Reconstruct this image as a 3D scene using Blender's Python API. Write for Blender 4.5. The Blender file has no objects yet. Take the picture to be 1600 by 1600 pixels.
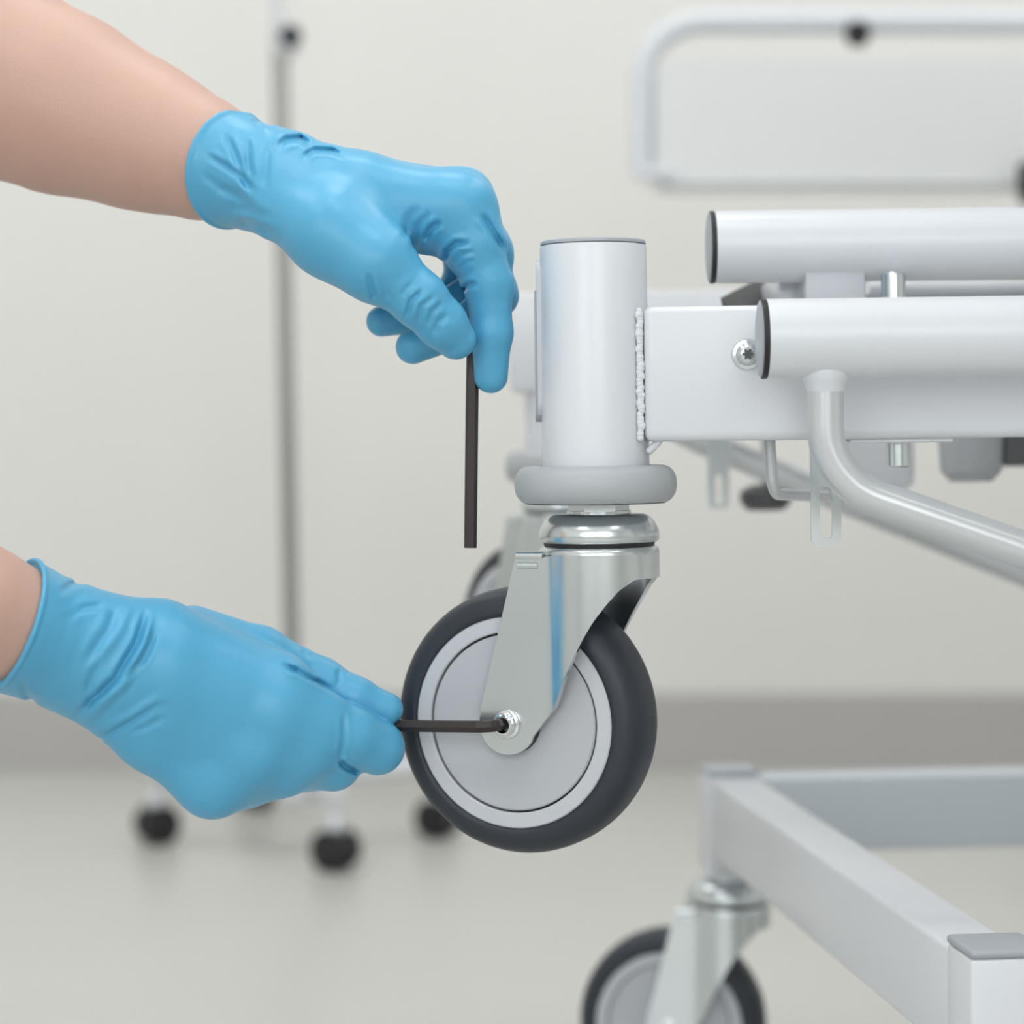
import bpy, bmesh, math, random
import numpy as np
from mathutils import Vector, Matrix

# ------------------------------------------------------------------ camera, light, exposure
F = 3600.0          # focal length in pixels of a 1600 px frame
HZ = 670.0          # row of the horizon
CZ = 0.462          # camera height above the floor
scene = bpy.context.scene
cam_d = bpy.data.cameras.new('camera')
cam = bpy.data.objects.new('camera', cam_d)
scene.collection.objects.link(cam)
cam.location = (0, 0, CZ)
cam.rotation_euler = (math.radians(90), 0, 0)
cam_d.sensor_width = 36.0
cam_d.lens = F / 1600 * 36.0
cam_d.shift_y = -(800 - HZ) / 1600.0
cam_d.clip_start = 0.05
cam_d.dof.use_dof = True
cam_d.dof.focus_distance = 1.055
cam_d.dof.aperture_fstop = 81.0 / 16.5
scene.camera = cam
scene.view_settings.view_transform = 'Standard'
scene.view_settings.look = 'None'
scene.view_settings.exposure = 0.24
scene.view_settings.gamma = 1.0
scene.view_settings.use_curve_mapping = False

world = bpy.data.worlds.new('world')
scene.world = world
world.use_nodes = True
world.node_tree.nodes['Background'].inputs[0].default_value = (0.8, 0.9, 1.0, 1)
world.node_tree.nodes['Background'].inputs[1].default_value = 0.6

def area(name, loc, rot, sx, sy, power, col=(1, 1, 1)):
    d = bpy.data.lights.new(name, 'AREA')
    d.shape = 'RECTANGLE'; d.size = sx; d.size_y = sy; d.energy = power; d.color = col
    o = bpy.data.objects.new(name, d)
    scene.collection.objects.link(o)
    o.location = loc; o.rotation_euler = rot
    return o

ROOM = dict(x0=-2.5, x1=2.6, y0=-1.9, y1=3.11, h=2.6)
PANELS = [(-1.25, -0.3), (1.25, -0.3), (-1.25, 1.0), (1.25, 1.0), (-1.25, 2.3), (1.25, 2.3), (0, 0.35), (0, 1.65)]
for (x, y) in PANELS:
    area('ceiling_lamp_light', (x, y, ROOM['h'] - 0.035), (0, 0, 0), 0.56, 0.56, 4.7, (0.97, 0.985, 1.0))
FILL_WIN = [(-1.3, 1.35), (0.45, 1.35)]  # unseen windows, added behind the camera for front light
for (x, z) in FILL_WIN:
    area('window_light', (x, ROOM['y0'] + 0.06, z), (math.radians(90), 0, 0), 1.3, 1.3, 7.5, (0.93, 0.97, 1.0))

# ------------------------------------------------------------------ helpers
def lin(r, g, b):
    f = lambda c: (c / 255 / 12.92) if c / 255 <= 0.04045 else ((c / 255 + 0.055) / 1.055) ** 2.4
    return (f(r), f(g), f(b), 1)

def mat(name, col, rough=0.5, metal=0.0, noise=0.0, nscale=60, bump=0.0, bscale=400, coat=0.0, sss=0.0, sssr=(1, .3, .2), rough_noise=0.0, spec=0.5, bdist=0.0004, emit=None, stretch=None, trans=0.0):
    m = bpy.data.materials.new(name); m.use_nodes = True
    nt = m.node_tree; b = nt.nodes['Principled BSDF']
    b.inputs['Base Color'].default_value = col
    b.inputs['Roughness'].default_value = rough
    b.inputs['Metallic'].default_value = metal
    b.inputs['Specular IOR Level'].default_value = spec
    if coat: b.inputs['Coat Weight'].default_value = coat; b.inputs['Coat Roughness'].default_value = 0.15
    if sss:
        b.inputs['Subsurface Weight'].default_value = sss
        b.inputs['Subsurface Radius'].default_value = sssr
        b.inputs['Subsurface Scale'].default_value = 0.006
    tc = nt.nodes.new('ShaderNodeTexCoord')
    src = tc.outputs['Object']
    if stretch:
        mp = nt.nodes.new('ShaderNodeMapping'); mp.inputs['Scale'].default_value = stretch
        nt.links.new(src, mp.inputs[0]); src = mp.outputs[0]
    if noise:
        n = nt.nodes.new('ShaderNodeTexNoise'); n.inputs['Scale'].default_value = nscale; n.inputs['Detail'].default_value = 4
        nt.links.new(src, n.inputs['Vector'])
        mx = nt.nodes.new('ShaderNodeMix'); mx.data_type = 'RGBA'
        mx.inputs[6].default_value = tuple(c * (1 - noise) for c in col[:3]) + (1,)
        mx.inputs[7].default_value = tuple(min(1, c * (1 + noise)) for c in col[:3]) + (1,)
        nt.links.new(n.outputs['Fac'], mx.inputs[0]); nt.links.new(mx.outputs[2], b.inputs['Base Color'])
    if rough_noise:
        n2 = nt.nodes.new('ShaderNodeTexNoise'); n2.inputs['Scale'].default_value = nscale * 0.6; n2.inputs['Detail'].default_value = 5
        nt.links.new(src, n2.inputs['Vector'])
        mr = nt.nodes.new('ShaderNodeMapRange'); mr.inputs['To Min'].default_value = max(0.02, rough - rough_noise); mr.inputs['To Max'].default_value = rough + rough_noise
        nt.links.new(n2.outputs['Fac'], mr.inputs[0]); nt.links.new(mr.outputs[0], b.inputs['Roughness'])
    if bump:
        n3 = nt.nodes.new('ShaderNodeTexNoise'); n3.inputs['Scale'].default_value = bscale; n3.inputs['Detail'].default_value = 3
        nt.links.new(src, n3.inputs['Vector'])
        bp = nt.nodes.new('ShaderNodeBump'); bp.inputs['Strength'].default_value = bump; bp.inputs['Distance'].default_value = bdist
        nt.links.new(n3.outputs['Fac'], bp.inputs['Height']); nt.links.new(bp.outputs[0], b.inputs['Normal'])
    if emit:
        b.inputs['Emission Color'].default_value = emit[0]; b.inputs['Emission Strength'].default_value = emit[1]
    return m

M = {}
M['wall'] = mat('wall_paint', lin(228, 227, 224), 0.7, noise=0.02, nscale=3, bump=0.05, bscale=300)
M['ceiling'] = mat('ceiling_paint', lin(235, 235, 232), 0.8, noise=0.01, nscale=3)
M['floor'] = mat('floor_vinyl', lin(195, 195, 190), 0.3, noise=0.03, nscale=5, rough_noise=0.06, bump=0.04, bscale=90)
M['baseboard'] = mat('baseboard_vinyl', lin(181, 179, 177), 0.5, noise=0.03, nscale=12)
M['white'] = mat('white_powder_coat', lin(220, 223, 228), 0.34, noise=0.008, nscale=40, bump=0.03, bscale=1500, bdist=0.0002, coat=0.15)
M['grey_plastic'] = mat('grey_plastic', lin(176, 180, 184), 0.42, noise=0.02, nscale=50, bump=0.05, bscale=1800, bdist=0.0002)
M['grey_cap'] = mat('grey_cap_plastic', lin(166, 171, 178), 0.4, noise=0.02, nscale=50)
M['rim'] = mat('light_grey_rim', lin(196, 199, 205), 0.38, noise=0.015, nscale=60)
M['disc'] = mat('grey_wheel_disc', lin(184, 187, 193), 0.42, noise=0.02, nscale=60, bump=0.05, bscale=1600, bdist=0.0002)
M['rubber'] = mat('charcoal_rubber', lin(42, 47, 56), 0.48, noise=0.1, nscale=40, bump=0.08, bscale=900, bdist=0.0003)
M['black'] = mat('black_rubber', lin(28, 28, 31), 0.5, noise=0.1, nscale=40)
M['zinc'] = mat('zinc_plated_steel', lin(212, 218, 220), 0.24, metal=1.0, noise=0.05, nscale=25, rough_noise=0.07, bump=0.14, bscale=38, bdist=0.0008)
M['chrome'] = mat('polished_steel', lin(225, 228, 230), 0.14, metal=1.0, noise=0.03, nscale=40, rough_noise=0.04)
M['silver'] = mat('silver_paint', lin(206, 209, 212), 0.28, metal=0.35, noise=0.01, nscale=40, coat=0.3)
M['dark_steel'] = mat('dark_steel', lin(96, 98, 100), 0.4, metal=0.6, noise=0.05, nscale=40)
M['pole'] = mat('pole_steel', lin(160, 160, 158), 0.3, metal=0.8, noise=0.05, nscale=20)
M['key'] = mat('black_oxide_steel', lin(58, 52, 52), 0.42, metal=0.45, noise=0.12, nscale=120, rough_noise=0.08)
M['glove'] = mat('blue_nitrile', lin(84, 167, 206), 0.38, noise=0.03, nscale=30, bump=0.12, bscale=1700, bdist=0.00035, sss=0.04, sssr=(0.3, 0.7, 1.0))
M['skin'] = mat('skin', lin(197, 161, 146), 0.48, noise=0.05, nscale=22, bump=0.25, bscale=900, bdist=0.0005, sss=0.14, sssr=(1.0, 0.35, 0.2))
M['cloth'] = mat('scrub_cloth', lin(235, 238, 240), 0.85, noise=0.04, nscale=60, bump=0.3, bscale=1200)
M['panel'] = mat('bed_panel_plastic', lin(218, 220, 221), 0.45, noise=0.01, nscale=10)
M['rail'] = mat('rail_enamel', lin(212, 216, 221), 0.35, noise=0.02, nscale=10)
M['grey_rail'] = mat('grey_rail_enamel', lin(194, 201, 207), 0.38, noise=0.01, nscale=30)  # far trolley rail, a darker grey than the other rails
M['diffuser'] = mat('lamp_diffuser', lin(240, 240, 240), 0.5, noise=0.01, nscale=20, emit=((1, .985, .96, 1), 2.4))
M['daylight'] = mat('window_daylight', lin(240, 240, 240), 0.5, noise=0.01, nscale=20, emit=((.93, .97, 1, 1), 1.4))  # glow of the added windows behind the camera
M['frame'] = mat('window_frame_paint', lin(235, 235, 235), 0.5, noise=0.01, nscale=20)

# soft puckers of thin stretched film on the gloves
_nt = M['glove'].node_tree; _b = _nt.nodes['Principled BSDF']; _old = _b.inputs['Normal'].links[0].from_node
_tc = [n for n in _nt.nodes if n.type == 'TEX_COORD'][0]
_n = _nt.nodes.new('ShaderNodeTexNoise'); _n.inputs['Scale'].default_value = 70; _n.inputs['Detail'].default_value = 3; _n.inputs['Distortion'].default_value = 1.2
_p = _nt.nodes.new('ShaderNodeBump'); _p.inputs['Strength'].default_value = .22; _p.inputs['Distance'].default_value = .0012
_nt.links.new(_tc.outputs['Object'], _n.inputs['Vector']); _nt.links.new(_n.outputs['Fac'], _p.inputs['Height'])
_nt.links.new(_old.outputs[0], _p.inputs['Normal']); _nt.links.new(_p.outputs[0], _b.inputs['Normal'])

def at(px, py, D):
    """point seen at pixel px, py at distance D from the lens"""
    return Vector(((px - 800) / F * D, D, CZ - (py - HZ) / F * D))

def thing(name, loc, label, cat, group=None, rot=(0, 0, 0)):
    o = bpy.data.objects.new(name, None)
    scene.collection.objects.link(o)
    o.empty_display_size = 0.05
    o.location = loc; o.rotation_euler = rot
    o['label'] = label; o['category'] = cat
    if group: o['group'] = group
    return o

def world_origin(o):
    v = Vector((0, 0, 0))
    while o is not None:
        v += o.location; o = o.parent
    return v

def link(name, me, m, parent=None, smooth=True, ang=35, kind=None, origin=None):
    """mesh whose vertices are in world axes; origin shifts them to the root"""
    ob = bpy.data.objects.new(name, me)
    scene.collection.objects.link(ob)
    if m: me.materials.append(m)
    if parent is not None:
        ob.parent = parent
    off = world_origin(parent) if parent is not None else Vector((0, 0, 0))
    if origin is not None and parent is None:
        ob.location = origin; off = Vector(origin)
    me.transform(Matrix.Translation(-off))
    if smooth:
        me.polygons.foreach_set('use_smooth', [True] * len(me.polygons))
        if ang is not None:
            me.set_sharp_from_angle(angle=math.radians(ang))
    if kind: ob['kind'] = kind
    return ob

class B:
    """collects shapes into one mesh"""
    def __init__(s): s.bm = bmesh.new()
    def box(s, c, size, bev=0.0, rot=None, seg=2):
        bm2 = bmesh.new(); bmesh.ops.create_cube(bm2, size=1)
        for v in bm2.verts: v.co = Vector((v.co.x * size[0], v.co.y * size[1], v.co.z * size[2]))
        if bev: bmesh.ops.bevel(bm2, geom=list(bm2.edges), offset=bev, segments=seg, profile=0.5, affect='EDGES')
        if rot is not None: bm2.transform(rot.to_4x4() if len(rot) == 3 else rot)
        bm2.transform(Matrix.Translation(Vector(c)))
        s._merge(bm2); return s
    def _merge(s, bm2):
        me = bpy.data.meshes.new('t'); bm2.to_mesh(me); bm2.free(); s.bm.from_mesh(me); bpy.data.meshes.remove(me)
    def lathe(s, prof, origin, axis=(0, 0, 1), seg=64, closed=False):
        """prof: list of (radius, height along axis)"""
        ax = Vector(axis).normalized()
        ref = Vector((1, 0, 0)) if abs(ax.x) < 0.9 else Vector((0, 1, 0))
        a = ax.cross(ref).normalized(); b = ax.cross(a)
        o = Vector(origin); rings = []
        for (r, h) in prof:
            if r < 1e-7: rings.append([s.bm.verts.new(o + ax * h)])
            else: rings.append([s.bm.verts.new(o + ax * h + (a * math.cos(2 * math.pi * i / seg) + b * math.sin(2 * math.pi * i / seg)) * r) for i in range(seg)])
        pairs = list(zip(rings, rings[1:])) + ([(rings[-1], rings[0])] if closed else [])
        for p, q in pairs:
            for i in range(seg):
                j = (i + 1) % seg
                if len(p) == 1 and len(q) == 1: continue
                if len(p) == 1: s.bm.faces.new((p[0], q[j], q[i]))
                elif len(q) == 1: s.bm.faces.new((p[i], p[j], q[0]))
                else: s.bm.faces.new((p[i], p[j], q[j], q[i]))
        return s
    def sweep(s, pts, r, seg=24, caps=True, hexa=False, flat=None):
        """tube through pts; r radius or list"""
        pts = [Vector(p) for p in pts]; n = len(pts)
        rs = r if isinstance(r, (list, tuple)) else [r] * n
        tans = []
        for i in range(n):
            t = (pts[min(i + 1, n - 1)] - pts[max(i - 1, 0)]).normalized(); tans.append(t)
        up = Vector((0, 1, 0)) if abs(tans[0].y) < 0.9 else Vector((0, 0, 1))
        a = (up - tans[0] * up.dot(tans[0])).normalized()
        rings = []
        for i in range(n):
            a = (a - tans[i] * a.dot(tans[i])).normalized(); b = tans[i].cross(a)
            k = 6 if hexa else seg
            ph = math.pi / 6 if hexa else 0
            ring = []
            for j in range(k):
                c, sn = math.cos(2 * math.pi * j / k + ph), math.sin(2 * math.pi * j / k + ph)
                if flat: ring.append(s.bm.verts.new(pts[i] + a * c * rs[i] * flat[0] + b * sn * rs[i] * flat[1]))
                else: ring.append(s.bm.verts.new(pts[i] + (a * c + b * sn) * rs[i]))
            rings.append(ring)
        for p, q in zip(rings, rings[1:]):
            k = len(p)
            for j in range(k): s.bm.faces.new((p[j], p[(j + 1) % k], q[(j + 1) % k], q[j]))
        if caps:
            s.bm.faces.new(rings[0][::-1]); s.bm.faces.new(rings[-1])
        return s
    def plate(s, outline, y0, y1, holes=()):
        """outline in XZ extruded in Y; optional holes, all as lists of (x, z)"""
        bm = s.bm
        def loop(pts, y): return [bm.verts.new((x, y, z)) for x, z in pts]
        allf = []; allb = []; ed = {}
        for y, key in ((y0, 0), (y1, 1)):
            es = []
            ls = []
            for pts in (outline,) + tuple(holes):
                l = loop(pts, y); ls.append(l)
                for i in range(len(l)): es.append(bm.edges.new((l[i], l[(i + 1) % len(l)])))
            bmesh.ops.triangle_fill(bm, use_beauty=True, use_dissolve=False, edges=es)
            ed[key] = ls
        for l0, l1 in zip(ed[0], ed[1]):
            for i in range(len(l0)):
                j = (i + 1) % len(l0)
                bm.faces.new((l0[i], l0[j], l1[j], l1[i]))
        return s
    def done(s, name, m, parent=None, recalc=True, **k):
        if recalc: bmesh.ops.recalc_face_normals(s.bm, faces=list(s.bm.faces))
        me = bpy.data.meshes.new(name); s.bm.to_mesh(me); s.bm.free()
        return link(name, me, m, parent, **k)

def smooth_path(pts, n=10):
    """Catmull-Rom through points"""
    P = [Vector(p) for p in pts]; P = [P[0] * 2 - P[1]] + P + [P[-1] * 2 - P[-2]]
    out = []
    for i in range(1, len(P) - 2):
        for k in range(n):
            t = k / n
            out.append(0.5 * ((2 * P[i]) + (-P[i - 1] + P[i + 1]) * t + (2 * P[i - 1] - 5 * P[i] + 4 * P[i + 1] - P[i + 2]) * t * t + (-P[i - 1] + 3 * P[i] - 3 * P[i + 1] + P[i + 2]) * t ** 3))
    out.append(P[-2]); return out

def arc_path(pts, rad, n=8):
    """polyline with rounded corners of radius rad"""
    P = [Vector(p) for p in pts]; out = [P[0]]
    for i in range(1, len(P) - 1):
        d0 = (P[i - 1] - P[i]).normalized(); d1 = (P[i + 1] - P[i]).normalized()
        half = d0.angle(d1) / 2; t = rad / math.tan(half)
        a = P[i] + d0 * t; b = P[i] + d1 * t
        c = P[i] + (d0 + d1).normalized() * (rad / math.sin(half))
        va = a - c; vb = b - c; tot = va.angle(vb)
        for k in range(n + 1):
            f = k / n
            out.append(c + (va * math.sin((1 - f) * tot) + vb * math.sin(f * tot)) / math.sin(tot))
    out.append(P[-1]); return out

# ------------------------------------------------------------------ the setting
R = ROOM
def slab(name, lo, hi, m, kind='structure'):
    c = [(a + b) / 2 for a, b in zip(lo, hi)]; sz = [b - a for a, b in zip(lo, hi)]
    return B().box(c, sz).done(name, m, kind=kind, smooth=False)
slab('floor', (R['x0'] - .1, R['y0'] - .1, -0.1), (R['x1'] + .1, R['y1'] + .1, 0), M['floor'])
slab('ceiling', (R['x0'] - .1, R['y0'] - .1, R['h']), (R['x1'] + .1, R['y1'] + .1, R['h'] + .1), M['ceiling'])
slab('wall_back', (R['x0'] - .1, R['y1'], 0), (R['x1'] + .1, R['y1'] + .1, R['h']), M['wall'])
slab('wall_left', (R['x0'] - .1, R['y0'], 0), (R['x0'], R['y1'], R['h']), M['wall'])
slab('wall_right', (R['x1'], R['y0'], 0), (R['x1'] + .1, R['y1'], R['h']), M['wall'])
slab('wall_front', (R['x0'] - .1, R['y0'] - .1, 0), (R['x1'] + .1, R['y0'], R['h']), M['wall'])
slab('baseboard_back', (R['x0'], R['y1'] - 0.012, 0), (R['x1'], R['y1'], 0.105), M['baseboard'])
slab('baseboard_left', (R['x0'], R['y0'], 0), (R['x0'] + 0.012, R['y1'] - .012, 0.105), M['baseboard'])
slab('baseboard_right', (R['x1'] - 0.012, R['y0'], 0), (R['x1'], R['y1'] - .012, 0.105), M['baseboard'])
for i, (x, z) in enumerate(FILL_WIN):  # frames and glowing panes of the added windows, never in view
    w = B()
    for (cx, cz, sx, sz) in ((x - .7, z, .06, 1.46), (x + .7, z, .06, 1.46), (x, z - .7, 1.46, .06), (x, z + .7, 1.46, .06)):
        w.box((cx, R['y0'] + .02, cz), (sx, .05, sz), .004)
    wo = w.done('window_%d' % (i + 1), M['frame'], kind='structure')
    B().box((x, R['y0'] + .008, z), (1.36, .01, 1.36)).done('pane', M['daylight'], wo)
for (x, y) in PANELS:
    t = thing('ceiling_light', (x, y, R['h']), 'square flat white ceiling light panel above the room', 'light', 'ceiling light panels')
    B().box((x, y, R['h'] - .01), (.62, .62, .02), .003).done('frame', M['frame'], t)
    B().box((x, y, R['h'] - .022), (.56, .56, .006)).done('diffuser', M['diffuser'], t)

# ------------------------------------------------------------------ the caster
ZAX = 0.3253       # height of the axle above the floor on the near bed caster
def caster(parent, S, yaw, dz=0.0, zscale=1.0, seg=72, detail=True):
    """S: x, y of the swivel axis. yaw: how far the wheel's face is turned to the left. dz lowers the whole."""
    s, c = math.sin(yaw), math.cos(yaw)
    U = Vector((-c, s, 0)); V = Vector((-s, -c, 0)); S = Vector((S[0], S[1], dz))
    zpx = lambda py, D=1.067: CZ - (py - HZ) * D / F
    def P(u, v, z): return S + U * u + V * v + Vector((0, 0, z))
    zc = ZAX; A = 0.0378
    Rr = 0.0282; vo = 0.0235; t = 0.0024
    u0 = 0.0125; ue = A + 0.0142
    zd = zpx(863, 1.077)
    zTab = zpx(868); z0 = zpx(1097)
    def low_flat(u):
        cir = zc - math.sqrt(max(0, 0.0142 ** 2 - (u - A) ** 2)) if u > A - 0.0142 else 1
        ul, zl = A - 0.0118, zc - 0.0065
        line = z0 + (zl - z0) * (u - u0) / (ul - u0)
        return line if u < ul else cir
    def top_flat(u):
        if u < 0.020: return zd + (zTab - 0.0005 - zd) * min(1, max(0, (u - u0) / (0.020 - u0))) ** 0.8
        if u < 0.0325: return zTab
        f = (u - 0.0325) / (ue - 0.0325)
        line = zTab + (zc + 0.004 - zTab) * f
        cir = zc + math.sqrt(max(0, 0.0142 ** 2 - (u - A) ** 2))
        if u > A + 0.0135: return min(line, max(cir, zc))
        return line
    arcpts = [(0, 903), (15, 904), (35, 907), (52, 924), (64, 945), (77, 972), (86, 996), (100, 1036), (119.5, 1097)]
    jmax = 117.0
    def low_arc(ph):
        ph = abs(ph) / jmax * 119.5
        xs = [a for a, b in arcpts]; ys = [b for a, b in arcpts]
        D = 1.077 - Rr * math.sin(math.radians(min(ph + 23, 180)))
        return CZ - (np.interp(ph, xs, ys) - HZ) * (D if ph > 15 else 1.066) / F
    cols = []
    nf, na = 24, 64
    u1 = 0.0262
    fl = [ue - (ue - u1) * (1 - math.cos(math.pi / 2 * (i / nf))) for i in range(nf + 1)]
    for u in fl: cols.append(((u, vo), (0, 1), top_flat(u), low_flat(u)))
    # the flat cheek sweeps out in a hollow curve to meet the round housing
    jr = math.radians(jmax); q0 = (u1, vo); q1 = (-Rr * math.cos(jr), Rr * math.sin(jr))
    tt = (-math.sin(jr), -math.cos(jr)); Lh = .016
    for i in range(1, 14):
        f = i / 14
        h00 = 2 * f ** 3 - 3 * f * f + 1; h10 = f ** 3 - 2 * f * f + f; h01 = -2 * f ** 3 + 3 * f * f; h11 = f ** 3 - f * f
        d00 = 6 * f * f - 6 * f; d10 = 3 * f * f - 4 * f + 1; d01 = -d00; d11 = 3 * f * f - 2 * f
        pu, pv = [h00 * q0[k] + h10 * (-Lh, 0)[k] + h01 * q1[k] + h11 * tt[k] * Lh * .7 for k in (0, 1)]
        du, dv = [d00 * q0[k] + d10 * (-Lh, 0)[k] + d01 * q1[k] + d11 * tt[k] * Lh * .7 for k in (0, 1)]
        ln = math.hypot(du, dv); cols.append(((pu, pv), (dv / ln, -du / ln), top_flat(pu), low_flat(pu)))
    side = list(cols)
    for i in range(na + 1):
        ph = jmax - 2 * jmax * i / na; r = math.radians(ph)
        cols.append(((-Rr * math.cos(r), Rr * math.sin(r)), (-math.cos(r), math.sin(r)), zd, low_arc(ph)))
    for (uv, n_, zt_, zl_) in side[::-1]: cols.append(((uv[0], -uv[1]), (n_[0], -n_[1]), zt_, zl_))
    b = B(); bm = b.bm; nz = 16; go, gi = [], []
    for (uv, n, zt, zl) in cols:
        co, ci = [], []
        for k in range(nz + 1):
            z = zl + (max(zt, zl + 1e-4) - zl) * k / nz
            co.append(bm.verts.new(P(uv[0], uv[1], z)))
            ci.append(bm.verts.new(P(uv[0] - n[0] * t, uv[1] - n[1] * t, z)))
        go.append(co); gi.append(ci)
    for i in range(len(cols) - 1):
        for k in range(nz):
            bm.faces.new((go[i][k], go[i + 1][k], go[i + 1][k + 1], go[i][k + 1]))
            bm.faces.new((gi[i][k], gi[i][k + 1], gi[i + 1][k + 1], gi[i + 1][k]))
        bm.faces.new((go[i][0], gi[i][0], gi[i + 1][0], go[i + 1][0]))
        bm.faces.new((go[i][nz], go[i + 1][nz], gi[i + 1][nz], gi[i][nz]))
    for i in (0, len(cols) - 1):
        for k in range(nz): bm.faces.new((go[i][k], go[i][k + 1], gi[i][k + 1], gi[i][k]))
    # dome closing the top of the swivel housing
    zt = zpx(851, 1.077)
    prof = [(Rr, zd)] + [(Rr - 0.0035 + 0.0035 * math.cos(a), zd + (zt - zd) * math.sin(a)) for a in [math.radians(x) for x in (18, 36, 54, 72, 90)]] + [(0.010, zt), (0.010, zt - .003), (Rr - 0.005, zt - .003), (Rr - t, zd)]
    b.lathe(prof, (S.x, S.y, dz), seg=seg)
    # rolled tabs on the upper front corners of the two cheeks
    for sg in (1, -1):
        b.sweep([P(0.0190, sg * (vo - .0015), zTab + .0002), P(0.0325, sg * (vo - .0015), zTab + .0002)], 0.0021, seg=12)
        b.sweep([P(0.0215, sg * (vo - .001), zTab - .0042), P(0.0315, sg * (vo - .001), zTab - .0042)], 0.0018, seg=12)
    fork = b.done('caster', M['zinc'], parent, ang=40)
    # tyre
    W = 0.0182; Rm = 0.0628; Ri = 0.0494
    zpw = lambda a: None
    prof = [(Ri, W - .0015), (Ri + .0008, W - .0003)]
    for k in range(0, 25):
        th = math.radians(4 + (172) * k / 24)
        cc, ss = math.cos(th), math.sin(th)
        v = math.copysign(abs(cc) ** 0.72, cc) * W; r = Ri + .001 + (Rm - Ri - .001) * abs(ss) ** 0.78
        prof.append((r, v))
    prof += [(Ri + .0008, -W + .0003), (Ri, -W + .0015)]
    wc = P(A, 0, zc)
    B().lathe(prof, wc, V, seg=112, closed=True).done('tyre', M['rubber'], fork, ang=50)
    B().lathe([(0.0422, W - .0045), (0.0422, W - .0012), (0.0427, W - .0007), (Ri - .0006, W - .0007), (Ri, W - .0012), (Ri, -W + .0012), (Ri - .0006, -W + .0007), (.0427, -W + .0007), (.0422, -W + .0045)], wc, V, seg=112, closed=True).done('wheel_rim', M['rim'], fork, ang=30)
    for sg in (1, -1):
        B().lathe([(0, W - .0012), (0.0405, W - .0012), (0.0412, W - .0018), (0.0412, W - .008), (0, W - .008)], wc, V * sg, seg=96).done('wheel_disc', M['disc'], fork, ang=30)
    B().lathe([(0, W - .0040), (.0422, W - .0040), (.0422, -W + .0040), (0, -W + .0040)], wc, V, seg=64).done('groove_seal', M['black'], fork, ang=30)
    B().lathe([(0, vo - t), (.0135, vo - t), (.0142, W - .0013), (.0142, -W + .0013), (.0135, -vo + t), (0, -vo + t)], wc, V, seg=40).done('wheel_spacer', M['black'], fork, ang=30)
    # axle bolt: flanged barrel with a socket
    for sg in (1, -1):
        q = P(A, sg * vo, zc)
        B().lathe([(0, -.002), (.0066, -.002), (.0068, .0006), (.0064, .0013), (.0053, .0016), (.0051, .0018), (.0049, .0056), (.0044, .0062), (.0036, .0062), (.0034, .0058), (.0034, -.0005), (0, -.0005)], q, V * sg, seg=48).done('axle_bolt', M['chrome'], fork, ang=35)
    # bearing cap, seal and stem nut above the housing
    zb0 = zpx(846, 1.077); zb1 = zpx(803, 1.077)
    o = (S.x, S.y, dz)
    B().lathe([(0, zt - .001), (0.0255, zt - .001), (0.0262, zb0), (0.0262, zb0 + .0015), (0, zb0 + .0015)], o, seg=seg).done('bearing_seal', M['black'], fork, ang=30)
    h = zb1 - zb0
    B().lathe([(0, zb0), (.0272, zb0), (.0281, zb0 + .001), (.0282, zb0 + h * .28), (.0278, zb0 + h * .45), (.0268, zb0 + h * .62), (.0252, zb0 + h * .8), (.0232, zb0 + h * .93), (.0212, zb1), (0, zb1)], o, seg=seg).done('bearing_cap', M['zinc'], fork, ang=50)
    z2 = zpx(785, 1.077)
    b = B(); b.sweep([(S.x, S.y, dz + zb1 - .001), (S.x, S.y, dz + z2 + .002)], 0.0142, hexa=True); b.lathe([(0, zb1 + .0002), (.0150, zb1 + .0002), (.0150, zb1 + .0015), (0, zb1 + .0015)], o, seg=40)
    b.done('stem_nut', M['zinc'], fork, smooth=False)
    return fork, P

# ------------------------------------------------------------------ the raised bed frame
D0 = 1.077
PX = 934.0
piv = at(PX, 830, D0)
bed = thing('bed_frame', piv, 'white tubular bed frame held off the floor, large swivel caster under its corner post', 'bed frame', rot=(0, -math.radians(0.75), 0))
zf = lambda py, D=D0: CZ - (py - HZ) * D / F
xf = lambda px, D=D0: (px - 800) / F * D
px0 = xf(932.5)
# post: open tube with a plug
b = B(); zt, zb = zf(384), zf(732)
b.lathe([(.0228, zt - .004), (.0236, zt - .0006), (.0242, zt), (.0248, zt - .0004), (.0250, zt - .0012), (.0250, zb), (.0230, zb), (.0228, zt - .004)], (px0, D0, 0), seg=96)
b.done('corner_post', M['white'], bed, ang=40)
B().lathe([(0, zt + .0022), (.0236, zt + .0022), (.0244, zt + .0018), (.0247, zt + .0010), (.0247, zt + .0004), (.0235, zt + .0001), (.0229, zt - .002), (.0229, zt - .012), (0, zt - .012)], (px0, D0, 0), seg=96).done('post_cap', M['grey_cap'], bed, ang=40)
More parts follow.
